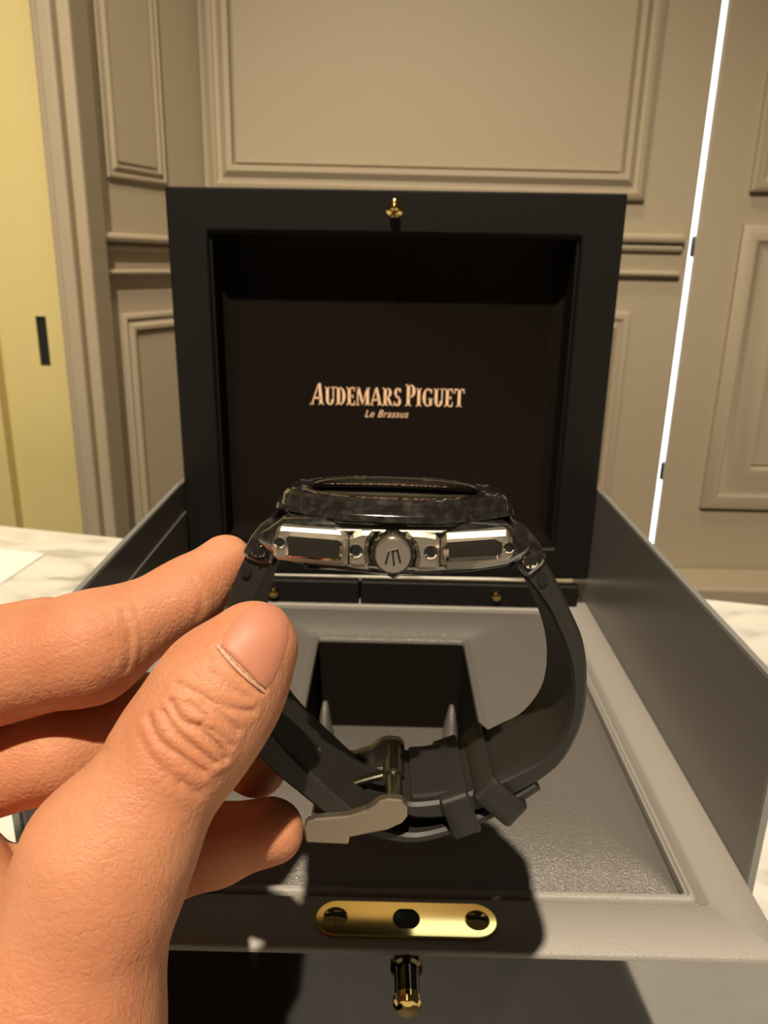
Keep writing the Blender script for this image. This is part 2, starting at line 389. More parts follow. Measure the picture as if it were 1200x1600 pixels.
# plate as two halves round the middle hole
def plate():
    N = 40; outer = []; inner = []
    for i in range(N):
        a = 2 * math.pi * i / N; c_, s_ = math.cos(a), math.sin(a)
        hw = ph - pr
        # ray from centre to stadium
        tt = 0; best = None
        if abs(s_) > 1e-6:
            tq = pr / abs(s_)
            if abs(tq * c_) <= hw: best = tq
        if best is None:
            cx_ = hw * (1 if c_ > 0 else -1); bq = c_ * cx_; cq = cx_ ** 2 - pr ** 2; best = bq + math.sqrt(max(bq * bq - cq, 0))
        outer.append((pcx + best * c_, pcy + best * s_)); inner.append((pcx + .0039 * c_, pcy + .0039 * s_))
    return outer, inner
def plate2():
    st = stad(ph, pr, 0, 16); outer = [(p[0], p[1]) for p in st]
    inner = []
    for x_, y_ in outer:
        a = math.atan2((y_ - pcy), (x_ - pcx) * .16); inner.append((pcx + .0039 * math.cos(a), pcy + .0039 * math.sin(a)))
    return outer, inner
ou, inn = plate2()
def sc(l, k): return [(pcx + (x_ - pcx) * k[0], pcy + (y_ - pcy) * k[1]) for x_, y_ in l]
ls = [[(x_, y_, ZR + .0001) for x_, y_ in ou], [(x_, y_, ZR + .0007) for x_, y_ in sc(ou, (.998, .99))], [(x_, y_, ZR + .0011) for x_, y_ in sc(ou, (.985, .94))],
      [(x_, y_, ZR + .0011) for x_, y_ in inn], [(x_, y_, ZR + .0002) for x_, y_ in inn]]
plt_ = bp('lock_plate', loft(ls, True, (False, False)), M_gold, smooth=30)
bp('lock_hole', lathe([(.0039, .0003), (.0037, -.0001), (.0001, -.0001)], 'z', 28, (pcx, pcy, ZR + .0004)), M_black_slot, plt_, smooth=30)
for s_ in (-1, 1):
    c_ = (pcx + s_ * (ph - .0058), pcy, ZR + .0009)
    sv = lathe([(.0036, 0), (.0035, .0003), (.0026, .0008), (.0001, .0010)], 'z', 24, c_)
    scw = bp('screw', sv, M_gold, plt_, smooth=40)
    bp('screw_slot', boxvf(c_[0] - .003, c_[0] + .003, c_[1] - .0004, c_[1] + .0004, c_[2] + .0006, c_[2] + .00115), M_black_slot, scw)
# push button on the front face
pbz = onY(635, 1510, YF_)
bt = bp('push_button', lathe([(.0044, YF_ + .0005), (.0044, YF_ - .0010), (.0034, YF_ - .0014), (.0033, YF_ - .0098)], 'y', 32, (pbz[0], 0, pbz[2])), M_shaft, smooth=30)
bp('button_tip', lathe([(.0034, YF_ - .0095), (.0037, YF_ - .0100), (.0037, YF_ - .0116), (.0030, YF_ - .0128), (.0014, YF_ - .0135)], 'y', 32, (pbz[0], 0, pbz[2])), M_gold, bt, smooth=30)

# lid: deep frame standing open
ZT = CAM[2] + .0325; ZLB = CAM[2] - .1655; LD = .022
lid = bpy.data.objects.new('lid', None)
rx0, rx1 = onY(325, 360, YL)[0], onY(917, 362, YL)[0]; rzt = onY(620, 361, YL)[2]; rzb = ZLB + .017
def rz(x0, x1, z0, z1, y, r): return [(p[0], y, p[1]) for p in rrect((x0 + x1) / 2, (z0 + z1) / 2, (x1 - x0) / 2, (z1 - z0) / 2, r, 0)]
lp = [rz(XL, XR, ZLB, ZT, YL + LD + .010, .0012), rz(XL, XR, ZLB, ZT, YL + .0008, .0012), rz(XL + .0008, XR - .0008, ZLB + .0008, ZT - .0008, YL, .001),
      rz(rx0, rx1, rzb, rzt, YL, .002), rz(rx0 + .0008, rx1 - .0008, rzb + .0008, rzt - .0008, YL + .0008, .002),
      rz(rx0 + .001, rx1 - .001, rzb + .001, rzt - .001, YL + .003, .002), rz(rx0 + .0022, rx1 - .0022, rzb + .0022, rzt - .0022, YL + .003, .002),
      rz(rx0 + .0024, rx1 - .0024, rzb + .0024, rzt - .0024, YL + .006, .002)]
V, Fc = loft(lp, True, (True, False))
lo = (XC, YL, ZLB)
rl = tuple(root.location)
lid = link('lid', mesh('lid', V, Fc, lo), M_lid, root, smooth=35)
lid.location = (lo[0] - rl[0], lo[1] - rl[1], lo[2] - rl[2]); lid.rotation_euler = (0, -.007, 0)
def lidpart(name, vf, m, **k): return link(name, mesh(name, *vf, off=lo), m, lid, **k)
q0, q1, q2, q3 = rx0 + .0024, rx1 - .0024, rzb + .0024, rzt - .0024
lidpart('lid_lining', loft([rz(q0, q1, q2, q3, YL + .0055, .002), rz(q0, q1, q2, q3, YL + LD - .003, .002), rz(q0 + .004, q1 - .004, q2 + .004, q3 - .004, YL + LD, .003)], True, (False, True)), M_velvet, smooth=40)
a = onY(621, 325, YL)
bs = lidpart('ball_stud', lathe([(.0042, -.0000), (.0044, -.0006), (.0036, -.0012), (.0022, -.0016), (.0021, -.0026), (.0027, -.0040), (.0024, -.0056), (.0010, -.0066)], 'y', 28, (a[0], YL, a[2])), M_gold, smooth=50)

# serif capitals drawn as polygons on a unit-height grid
def arcband(cx, cz, rx, rz_, a0, a1, t0, t1, n=14):
    """curved stroke: thickness swells from t0 (top/bottom) to t1 (sides)"""
    o_, i_ = [], []
    for k in range(n + 1):
        a = math.radians(a0 + (a1 - a0) * k / n); tt = t0 + (t1 - t0) * abs(math.cos(a))
        o_.append((cx + rx * math.cos(a), cz + rz_ * math.sin(a))); i_.append((cx + (rx - tt) * math.cos(a), cz + (rz_ - t0) * math.sin(a)))
    return [[o_[k], o_[k + 1], i_[k + 1], i_[k]] for k in range(n)]
TK, TN = .17, .07
def R_(x0, z0, x1, z1): return [(x0, z0), (x1, z0), (x1, z1), (x0, z1)]
def serif(x, z, w=.17, t_=.055): return R_(x - w, z, x + w, z + t_)
def glyph(c):
    g = []
    if c == 'A':
        g = [[(.02, 0), (.10, 0), (.36, 1), (.30, 1)], [(.30, 1), (.44, 1), (.70, 0), (.52, 0)], R_(.16, .28, .55, .35), serif(.06, 0, .11), serif(.61, 0, .15)]; w = .72
    elif c == 'U':
        g = [R_(.08, .3, .25, 1), R_(.50, .3, .57, 1), serif(.165, .945, .15), serif(.535, .945, .12)] + arcband(.325, .3, .245, .3, 180, 360, .07, .17); w = .66
    elif c == 'D':
        g = [R_(.10, 0, .27, 1), R_(.02, 0, .3, .055), R_(.02, .945, .3, 1)] + arcband(.26, .5, .36, .5, -90, 90, .06, .18); w = .66
    elif c == 'E':
        g = [R_(.10, 0, .27, 1), R_(.02, 0, .52, .065), R_(.02, .935, .50, 1), R_(.2, .47, .42, .54), [(.46, .065), (.52, .065), (.55, .25), (.50, .25)], [(.44, .935), (.50, .935), (.52, .77), (.47, .77)], R_(.40, .40, .44, .61)]; w = .58
    elif c == 'M':
        g = [R_(.08, 0, .15, 1), [(.06, 1), (.24, 1), (.48, .12), (.40, .02)], [(.40, .02), (.48, .12), (.72, 1), (.66, 1)], R_(.64, 0, .82, 1), serif(.115, 0, .11), serif(.73, 0, .16), R_(.02, .945, .2, 1), R_(.68, .945, .88, 1)]; w = .90
    elif c == 'R':
        g = [R_(.10, 0, .27, 1), serif(.185, 0, .16), R_(.02, .945, .3, 1), R_(.2, .945, .34, 1), R_(.2, .46, .34, .52), [(.27, .48), (.42, .48), (.66, 0), (.50, 0)], serif(.6, 0, .1)] + arcband(.30, .73, .28, .27, -90, 90, .06, .16); w = .68
    elif c == 'S':
        g = arcband(.26, .74, .20, .26, 30, 250, .07, .15) + arcband(.26, .25, .22, .25, -150, 70, .07, .16) + [[(.12, .56), (.18, .46), (.42, .40), (.36, .54)], R_(.40, .76, .46, .98), R_(.04, .02, .09, .26)]; w = .52
    elif c == 'P':
        g = [R_(.10, 0, .27, 1), serif(.185, 0, .16), R_(.02, .945, .3, 1), R_(.2, .945, .32, 1), R_(.2, .40, .32, .46)] + arcband(.30, .70, .29, .30, -90, 90, .06, .17); w = .62
    elif c == 'I':
        g = [R_(.10, 0, .27, 1), serif(.185, 0, .16), serif(.185, .945, .16)]; w = .37
    elif c == 'G':
        g = arcband(.36, .5, .32, .5, 50, 300, .06, .18) + [R_(.46, .06, .62, .44), R_(.40, .40, .68, .45), R_(.54, .72, .60, .97)]; w = .70
    elif c == 'T':
        g = [R_(.25, 0, .42, 1), serif(.335, 0, .16), R_(.03, .935, .64, 1), [(.03, .935), (.09, .935), (.06, .74), (.02, .74)], [(.58, .935), (.64, .935), (.65, .74), (.61, .74)]]; w = .67
    return g, w
def lettering(words, x0, x1, z0, y, h, big):
    polys = []; x = 0
    for wd in words:
        for i, ch in enumerate(wd):
            g, w = glyph(ch); k = big if i == 0 else 1.0
            sl = .16 if (i == 0 and ch == 'A') else 0
            for p in g: polys.append([(x + px_ * (1.0 if i else 1.08) + sl * pz_ - (.1 if sl else 0), pz_ * k) for px_, pz_ in p])
            x += w * (1.0 if i else 1.06) + .015
        x += .20
    W_ = x - .215; V, Fc = [], []
    for p in polys:
        q_ = [(x0 + a_ / W_ * (x1 - x0), z0 + b_ * h) for a_, b_ in p]
        v, f = prism(q_, y - .0003, y); n = len(V); V += v; Fc += [tuple(i + n for i in t_) for t_ in f]
    return V, Fc
YT = YL + LD - .0002
tl, tr, tt_ = onY(490, 634, YT), onY(727, 634, YT), onY(610, 606, YT)
lidpart('gold_lettering', lettering(['AUDEMARS', 'PIGUET'], tl[0], tr[0], (tl[2] + tr[2]) / 2, YT, tt_[2] - (tl[2] + tr[2]) / 2, 1.2), M_goldtext)
cu = bpy.data.curves.new('script', 'FONT'); cu.body = 'Le Brassus'; cu.size = 1; cu.shear = .35; cu.extrude = 0; cu.space_character = 1.08
to = bpy.data.objects.new('script', cu); COL.objects.link(to); bpy.context.view_layer.update()
me = bpy.data.meshes.new_from_object(to.evaluated_get(bpy.context.evaluated_depsgraph_get())); bpy.data.objects.remove(to)
co = np.array([v.co for v in me.vertices]); mn, mx = co.min(0), co.max(0)
a, b = onY(572, 652, YT), onY(640, 652, YT); kx = (b[0] - a[0]) / (mx[0] - mn[0]); kz = kx * 1.12
for v in me.vertices:
    v.co = (a[0] + (v.co.x - mn[0]) * kx - lo[0], YT - .0002 - lo[1], (a[2] + b[2]) / 2 + (v.co.y - 0) * kz - lo[2])
link('gold_script', me, M_goldtext, lid)

# unseen dark pad, added so that the glossy box front mirrors something dark
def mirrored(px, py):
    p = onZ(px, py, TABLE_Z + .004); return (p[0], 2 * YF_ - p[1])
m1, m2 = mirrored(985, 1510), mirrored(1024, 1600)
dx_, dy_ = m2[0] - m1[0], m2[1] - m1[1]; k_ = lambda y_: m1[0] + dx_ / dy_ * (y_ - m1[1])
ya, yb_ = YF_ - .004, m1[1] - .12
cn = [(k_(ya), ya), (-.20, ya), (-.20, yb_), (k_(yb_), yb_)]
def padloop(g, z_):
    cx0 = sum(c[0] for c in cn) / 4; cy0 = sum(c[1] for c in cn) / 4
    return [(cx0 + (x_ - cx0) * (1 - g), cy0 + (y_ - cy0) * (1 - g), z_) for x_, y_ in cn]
pd = link('added_dark_pad', mesh('added_dark_pad', *loft([padloop(.012, TABLE_Z + .0003), padloop(0, TABLE_Z + .0012), padloop(0, TABLE_Z + .0030), padloop(.012, TABLE_Z + .0040)])), M_pad, bevel=(.0008, 2))
tag(pd, 'unseen dark pad added in front of the box to darken its glossy front', 'pad')

# ------------------------------------------------------------------ wristwatch, seen from its crown side
M_case = mat('smoky_polished_case', (.012, .010, .009), .13, coat=.8, spec=.9, ior=1.7, bump=(420, .12, .0002), noise=(650, (.045, .040, .034), .45, .75))
M_rubber = mat('black_rubber', (.013, .011, .009), .55, bump=(1800, .12, .0002))
M_titan = mat('brushed_titanium', (.60, .54, .46), .42, 1.0, bump=(1500, .15, .0001))
M_polish = mat('polished_steel', (.70, .65, .58), .06, 1.0)
M_darkmetal = mat('dark_metal', (.16, .15, .11), .3, 1.0)  # on buckle bar and tongue, the case's shade is put into this colour
M_buckle = mat('brown_brushed_metal', (.36, .30, .235), .45, 1.0, bump=(1500, .15, .0001))
M_dial = mat('black_dial', (.01, .01, .01), .4)
M_print = mat('white_print', (.8, .78, .72), .5)
M_glass = mat('crystal_glass', (.02, .02, .02), .02, spec=.8)
M_glass.node_tree.nodes['Principled BSDF'].inputs['Transmission Weight'].default_value = 1.0
M_glass.node_tree.nodes['Principled BSDF'].inputs['Base Color'].default_value = (.95, .95, .95, 1)

WD = .150                                          # depth of the case centre
WC = np.array([(614 - 600) / F * WD, (868 - 800) / F * WD, WD])
tilt = math.radians(8.2); rol = .030
wx_ = np.array([math.cos(rol), math.sin(rol), 0.]); wy_ = np.array([0, -math.sin(tilt), math.cos(tilt)])
wy_ -= wx_ * np.dot(wx_, wy_); wy_ /= np.linalg.norm(wy_); wz_ = np.cross(wx_, wy_)
if wz_[1] > 0: wz_ = -wz_
Wb = np.stack([wx_, wy_, wz_], 1)                  # local -> camera space
RW = RC @ Wb
watch = empty('wristwatch', (0, 0, 0)); o_ = CAM + RC @ WC
watch.matrix_world = Matrix([[*RW[0], o_[0]], [*RW[1], o_[1]], [*RW[2], o_[2]], [0, 0, 0, 1]])
tag(watch, 'black chronograph wristwatch with octagonal bezel held sideways in the hand', 'watch')
Wi = Wb.T
def W(px, py, yl):                                 # pixel -> local (x, z) on the plane y = yl (metres)
    c = -Wi @ WC; d = Wi @ np.array([(px - 600) / F, (py - 800) / F, 1.0])
    p = c + d * ((yl - c[1]) / d[1]); return float(p[0]), float(p[2])
def wp(name, vf, m, parent=None, **k): return link(name, mesh(name, *vf), m, parent or watch, **k)

zt_b = W(614, 760, 0)[1]; zb_b = W(614, 808, -.0213)[1]; BR = .0213
def octo(r, z, n=96, bl=.55):
    l = []
    for i in range(n):
        a = 2 * math.pi * i / n; k = ((a + math.pi / 8) % (math.pi / 4)) - math.pi / 8
        ro = r * math.cos(math.pi / 8) / math.cos(k) * 1.055; rr = ro * bl + r * (1 - bl)
        l.append((rr * math.cos(a), rr * math.sin(a), z))
    return l
def circ(r, z, n=96): return [(r * math.cos(2 * math.pi * i / n), r * math.sin(2 * math.pi * i / n), z) for i in range(n)]
hb = zt_b - zb_b
bez = wp('bezel', loft([circ(.0150, zt_b - .0028), circ(.0160, zt_b - .0010), circ(.0168, zt_b - .0002), circ(.0174, zt_b), octo(BR - .0009, zt_b - .0001), octo(BR - .0002, zt_b - .0008),
     octo(BR, zb_b + hb * .2), octo(BR + .0003, zb_b), octo(BR - .001, zb_b - .0002)], True, (False, True)), M_case, smooth=28)
wp('gasket', loft([octo(BR + .0010, zb_b + .0002), octo(BR + .0012, zb_b - .0008), octo(BR + .0004, zb_b - .0012)], True, (True, True)), M_case, bez, smooth=40)
for i in range(8):
    a = math.pi / 8 + i * math.pi / 4; c_ = (.0190 * math.cos(a), .0190 * math.sin(a), zt_b - .0003)
    s_ = wp('bezel_screw', lathe([(.0013, 0), (.0013, .0003), (.0011, .0004)], 'z', 6, c_), M_polish, bez)
    wp('screw_slot', boxvf(c_[0] - .0011, c_[0] + .0011, c_[1] - .00015, c_[1] + .00015, c_[2] + .0002, c_[2] + .00045), M_black_slot, bez)
dial = wp('dial', lathe([(.0152, zt_b - .0030), (.0001, zt_b - .0030)], 'z', 64, caps=(False, False)), M_dial)
reh = wp('tachymeter_ring', lathe([(.0152, zt_b - .0029), (.0163, zt_b - .0008)], 'z', 96, caps=(False, False)), M_dial, dial, smooth=60)
for i in range(24):
    a = 2 * math.pi * i / 24; ca, sa = math.cos(a), math.sin(a); w_ = .0006 if i % 2 else .0010
    V = []
    for r, z in ((.01545, zt_b - .00235), (.01605, zt_b - .0012)):
        for s_ in (-1, 1): V.append((r * ca - s_ * w_ * sa - .0001 * ca, r * sa + s_ * w_ * ca - .0001 * sa, z + .0001))
    wp('ring_mark', (V, [(0, 1, 3, 2)]), M_print, dial)
for i in range(12):
    a = 2 * math.pi * i / 12; r = .0125; v, f = boxvf(-.0022, .0022, -.0006, .0006, 0, .0006)
    V = [((r + x_) * math.cos(a) - y_ * math.sin(a), (r + x_) * math.sin(a) + y_ * math.cos(a), zt_b - .003 + z_) for x_, y_, z_ in v]
    wp('hour_marker', (V, f), M_polish, dial)
wp('crystal', lathe([(.0158, zt_b - .0012), (.0160, zt_b - .0003), (.0150, zt_b + .0001), (.0001, zt_b + .0002)], 'z', 64), M_glass, smooth=40)

# case body: lofted along 6-12 o'clock
def sec(x, yh, z0, z1, r, n=5):
    return [(x, p[0], p[1]) for p in rrect(0, (z0 + z1) / 2, yh, (z1 - z0) / 2, min(r, (z1 - z0) / 2 - .0001), 0, n)]
zs = zb_b - .0008
zc0 = W(614, 900, -.018)[1]
zq = W(614, 900, -.0207)[1]
st = [(-.0246, .0128, zq + .0040, .0050), (-.0238, .0146, zq + .0032, .0064), (-.0215, .0168, zq + .0022, .0076), (-.0190, .0188, zq + .0015, zs - .0004), (-.013, .0200, zq + .0007, zs),
      (-.006, .0205, zq + .0001, zs), (.0, .0207, zq, zs)]
st = st + [(-x_, a_, b_, c_) for x_, a_, b_, c_ in st[-2::-1]]
case = wp('case_body', loft([sec(x_, a_, b_, c_, .0016) for x_, a_, b_, c_ in st]), M_case, smooth=40)
def poly(pts, yl): return [W(px, py, yl) for px, py in pts]
yg = -.0225
def plate_(name, pts, y0, y1, m, parent=None, bev=.0007): return wp(name, prism(poly(pts, y0), y0, y1), m, parent, bevel=(bev, 1))
gl = plate_('pusher_guard', [(433, 823), (536, 830), (545, 838), (543, 886), (510, 884), (427, 875), (425, 850)], yg, -.0175, M_titan, bev=.0009)
gr = plate_('pusher_guard', [(690, 838), (700, 834), (792, 829), (802, 834), (803, 876), (740, 889), (690, 892)], yg, -.0175, M_titan, bev=.0009)
pl_ = plate_('pusher', [(446, 838), (530, 845), (536, 851), (534, 875), (528, 878), (446, 872)], yg - .0024, yg + .002, M_polish, bev=.0010)
pr_ = plate_('pusher', [(693, 853), (700, 849), (782, 843), (786, 850), (786, 872), (778, 876), (700, 880), (693, 876)], yg - .0024, yg + .002, M_polish, bev=.0010)
kg = plate_('crown_guard', [(546, 836), (565, 830), (588, 830), (577, 846), (574, 862), (577, 888), (546, 888)], yg - .0006, -.0175, M_titan, bev=.0007)
kh = plate_('crown_guard', [(632, 832), (664, 834), (687, 838), (686, 892), (648, 891), (652, 872), (648, 852), (640, 842)], yg - .0006, -.0175, M_titan, bev=.0007)
wp('shoulder_strip', prism(poly([(520, 826), (700, 829), (690, 834), (530, 831)], -.0215), -.0215, -.018), M_titan, case, bevel=(.0003, 2))
def hole(px, py, yl, r, parent):
    c_ = W(px, py, yl)
    h = wp('screw_recess', lathe([(r * 1.15, yl + .0005), (r * 1.15, yl - .0002), (r * .85, yl - .0003), (r * .8, yl + .0003), (.0001, yl + .0004)], 'y', 20, (c_[0], 0, c_[1])), M_polish, parent, smooth=30)
    wp('hex_socket', lathe([(r * .78, yl - .00015), (.0001, yl - .00015)], 'y', 6, (c_[0], 0, c_[1]), caps=(False, False)), M_black_slot, parent)
hole(437, 848, yg, .0008, gl); hole(795, 856, yg, .0008, gr); hole(556, 861, yg - .0006, .0010, kg); hole(673, 863, yg - .0006, .0010, kh)
# crown
cx_, cz_ = W(614, 869, -.0265)
wp('crown_recess', prism([(W(px, py, -.0195)) for px, py in ((575, 834), (650, 834), (660, 862), (650, 893), (575, 893), (566, 862))], -.0205, -.0185), M_dial, case, bevel=(.0004, 1))
def gear(r, y, n=64): return [(cx_ + r * (1 - .05 * (i % 4 < 2)) * math.cos(2 * math.pi * i / n), y, cz_ + r * (1 - .05 * (i % 4 < 2)) * math.sin(2 * math.pi * i / n)) for i in range(n)]
crown = wp('crown', loft([gear(.0036, -.0195), gear(.0037, -.0235), gear(.0034, -.0243)] ), M_darkmetal, smooth=25)
cap = wp('crown_cap', lathe([(.00285, -.0240), (.00285, -.0262), (.00265, -.0266), (.0001, -.0267)], 'y', 48, (cx_, 0, cz_)), M_titan, crown, smooth=30)
marks = []
for poly_ in ([(606, 862), (609, 861), (604, 882), (601, 881)], [(612, 860), (615, 859), (617, 883), (614, 884)], [(619, 858), (622, 857), (627, 879), (624, 880)], [(611, 861), (620, 858), (620, 860), (611, 863)]):
    marks.append(prism(poly([(px, py) for px, py in poly_], -.0267), -.02685, -.0265))
wp('crown_emblem', join(*marks), M_polish, crown)
# case back
wp('case_back', prism(poly([(470, 889), (545, 893), (605, 900), (616, 906), (626, 900), (700, 895), (760, 887), (700, 885), (520, 884)], -.019), -.019, .019), M_case, bevel=(.0008, 2))

# strap: ribbon traced along its near edge
def strap(name, outer, inner, h0, h1, n=56, th_fix=None):
    yo = [-(h0 + (h1 - h0) * min(1, (i / (len(outer) - 1)) / .45)) for i in range(len(outer))]
    O = cr([(*W(*p, yy), yy) for p, yy in zip(outer, yo)], n); I = cr([(*W(*p, yy), yy) for p, yy in zip(inner, yo)], n)
    loops = []
    for k in range(n):
        ox, oz, hw = O[k]; ix_, iz, _ = I[k]; hw = -hw
        e = np.array([ix_ - ox, iz - oz]); L = np.linalg.norm(e); e /= L; c = min(.0006, L * .3)
        def P(t_, y_): q_ = np.array([ox, oz]) + e * t_; return (q_[0], y_, q_[1])
        m_ = L * .08
        loops.append([P(0 + m_, -hw * .72), P(0, -hw * .78), P(0, -hw + c), P(c, -hw), P(L - c, -hw), P(L, -hw + c), P(L, -hw * .5), P(L, 0), P(L, hw * .5), P(L, hw - c), P(L - c, hw), P(c, hw), P(0, hw - c), P(0, hw * .78), P(0 + m_, hw * .72), P(0 + m_, 0)])
    return loops, O, I
lo_, LO, LI = strap('l', [(390, 856), (373, 890), (356, 935), (346, 985), (348, 1040), (362, 1100), (388, 1160), (425, 1205), (470, 1243), (520, 1282), (570, 1306), (640, 1320), (700, 1308), (760, 1286), (812, 1258), (846, 1236)],
    [(428, 884), (408, 920), (393, 960), (385, 1005), (388, 1055), (403, 1105), (430, 1150), (465, 1188), (505, 1226), (545, 1262), (585, 1287), (640, 1304), (697, 1294), (752, 1273), (801, 1246), (834, 1225)], .0135, .0115)
sl = wp('strap', loft(lo_), M_rubber, smooth=40)
ro_, RO, RI = strap('r', [(842, 862), (868, 903), (890, 950), (908, 990), (916, 1025), (918, 1065), (914, 1115), (902, 1152), (880, 1190), (850, 1217), (806, 1243), (758, 1264), (705, 1278), (650, 1280), (622, 1268)],
    [(796, 886), (824, 908), (855, 950), (874, 990), (887, 1025), (894, 1065), (892, 1110), (879, 1150), (848, 1188), (812, 1207), (775, 1224), (738, 1238), (698, 1250), (650, 1256), (628, 1252)], .0135, .0115)
sr_ = wp('strap', loft(ro_), M_rubber, smooth=40)
# holes punched through the left strap
def dep_apply(o):
    dg = bpy.context.evaluated_depsgraph_get(); me = bpy.data.meshes.new_from_object(o.evaluated_get(dg)); o.modifiers.clear(); o.data = me
bpy.context.view_layer.update()
for px, py in ((478, 1187), (557, 1243)):
    k = min(range(8, 45), key=lambda k_: np.hypot(*(np.array(W(px, py, 0)) - (LI[k_, :2] + LO[k_, :2]) / 2)))
    c = (LO[k, :2] + LI[k, :2]) / 2; nrm = LO[k, :2] - LI[k, :2]; nrm /= np.linalg.norm(nrm); tg = np.array([-nrm[1], nrm[0]])
    ls = []
    for t_ in (-.008, .008): ls.append([(c[0] + nrm[0] * t_ + tg[0] * .0007 * math.cos(q_), .0010 * math.sin(q_), c[1] + nrm[1] * t_ + tg[1] * .0007 * math.cos(q_)) for q_ in np.linspace(0, 2 * math.pi, 12, endpoint=False)])
    cut = wp('cutter', loft(ls), None)
    bpy.context.view_layer.update()
    bmod = sl.modifiers.new('hole', 'BOOLEAN'); bmod.operation = 'DIFFERENCE'; bmod.object = cut; bmod.solver = 'EXACT'
    bpy.context.view_layer.update(); dep_apply(sl); bpy.data.objects.remove(cut)
# lug links between case and strap, with screws
def link_piece(pts, hw, m=M_case): return wp('lug_link', prism(poly(pts, -hw), -hw, hw), m, bevel=(.0008, 2))
l1 = link_piece([(427, 806), (408, 818), (392, 838), (378, 864), (384, 874), (405, 882), (424, 884), (432, 850)], .0142)
l2 = link_piece([(800, 812), (822, 822), (842, 846), (856, 872), (850, 884), (824, 905), (806, 884), (800, 850)], .0142)
def lug_screw(px, py, r, m, par, hw=.0142):
    c_ = W(px, py, -hw)
    s_ = wp('lug_screw', lathe([(r * 1.2, -hw + .0004), (r * 1.2, -hw - .0003), (r, -hw - .0005), (.0001, -hw - .0007)], 'y', 24, (c_[0], 0, c_[1])), m, par, smooth=30)
    v, f = boxvf(-.00018, .00018, -hw - .0009, -hw - .0004, -r * .9, r * .9)
    wp('screw_slot', ([(c_[0] + x_, y_, c_[1] + z_) for x_, y_, z_ in v], f), M_black_slot, par)
lug_screw(828, 877, .00115, M_polish, l2); lug_screw(404, 862, .0010, M_case, l1)
for px, py, par, hw in ((848, 906, sr_, .0136), (384, 894, sl, .0136)):
    c_ = W(px, py, -hw)
    wp('pin_hole', lathe([(.0009, -hw + .0003), (.0009, -hw - .00015), (.0007, -hw - .0002), (.0001, -hw - .0001)], 'y', 18, (c_[0], 0, c_[1])), M_dial, par, smooth=30)
# keepers on the strap
def keeper(k, L, hw, up, dn, wall):
    c = (RO[k, :2] + RI[k, :2]) / 2; nrm = RO[k, :2] - RI[k, :2]; nrm /= np.linalg.norm(nrm); tg = np.array([-nrm[1], nrm[0]])
    def lp(hy_, u_, d_, t_):
        pts = rrect(0, (d_ - u_) / 2, hy_, (d_ + u_) / 2, .0012, 0, 4)
        return [(c[0] + nrm[0] * p[1] + tg[0] * t_, p[0], c[1] + nrm[1] * p[1] + tg[1] * t_) for p in pts]
    h = L / 2
    loops = [lp(hw - wall, up - wall, dn - wall, -h), lp(hw - .0003, up - .0003, dn - .0003, -h), lp(hw, up, dn, -h + .0004), lp(hw, up, dn, h - .0004), lp(hw - .0003, up - .0003, dn - .0003, h), lp(hw - wall, up - wall, dn - wall, h), lp(hw - wall, up - wall, dn - wall, -h)]
    return wp('strap_keeper', loft(loops, True, (False, False)), M_rubber, smooth=40)
def near(px, py):
    t_ = np.array(W(px, py, -.0115)); return min(range(len(RO)), key=lambda k_: np.hypot(*(t_ - (LO[0, :2] * 0 + (RO[k_, :2] + RI[k_, :2]) / 2))))
keeper(near(776, 1243), .0054, .0134, .0032, .0060, .0012)
keeper(near(712, 1266), .0054, .0132, .0030, .0056, .0012)
# ribs moulded inside the strap
for k in (near(690, 1262), near(668, 1264)):
    c = RI[k, :2]; nrm = RI[k, :2] - RO[k, :2]; nrm /= np.linalg.norm(nrm); tg = np.array([-nrm[1], nrm[0]])
    ls = []
    for y_ in (-.0105, .0105): ls.append([(c[0] + tg[0] * a_ + nrm[0] * b_, y_, c[1] + tg[1] * a_ + nrm[1] * b_) for a_, b_ in ((-.0022, -.0005), (-.0022, .0012), (.0022, .0012), (.0022, -.0005))])
    wp('strap_rib', loft(ls), M_rubber, sr_, bevel=(.0005, 2))
# buckle
BH = .0138
bpts = [(474, 1292), (480, 1284), (492, 1280), (545, 1275), (572, 1266), (592, 1252), (606, 1248), (628, 1250), (637, 1260), (637, 1276), (628, 1287), (606, 1297), (546, 1309), (544, 1320), (478, 1317)]
buckle = wp('buckle', prism(poly(bpts, -BH), -BH, -BH + .0022), M_buckle, bevel=(.0003, 2))
p_ = poly(bpts, -BH); wp('buckle_side', prism(p_, BH - .0022, BH), M_buckle, buckle, bevel=(.0003, 2))
b0 = W(616, 1262, -BH); wp('buckle_bar', lathe([(.0014, -BH + .0015), (.0017, -BH + .003), (.0017, -.003), (.0022, -.0028), (.0022, .0028), (.0017, .003), (.0017, BH - .003), (.0014, BH - .0015)], 'y', 20, (b0[0], 0, b0[1])), M_darkmetal, buckle, smooth=30)
b1 = W(484, 1300, -BH); b1b = (b1[0] + .001, b1[1])
wp('buckle_end', loft([[(b1b[0] + x_, y_, b1b[1] + z_) for x_, z_ in ((-.0012, -.0014), (.0012, -.0014), (.0012, .0012), (-.0012, .0012))] for y_ in (-BH + .001, BH - .001)]), M_buckle, buckle, bevel=(.0004, 2))
ls = []
for t_ in np.linspace(0, 1, 8):
    x_ = b0[0] + (b1b[0] - b0[0]) * t_; z_ = b0[1] + (b1b[1] - b0[1]) * t_ + .0004 * math.sin(math.pi * t_)
    ls.append([(x_, -.0012, z_ - .0006), (x_, .0012, z_ - .0006), (x_, .0012, z_ + .0006), (x_, -.0012, z_ + .0006)])
wp('buckle_tongue', loft(ls), M_darkmetal, buckle, bevel=(.0003, 1))

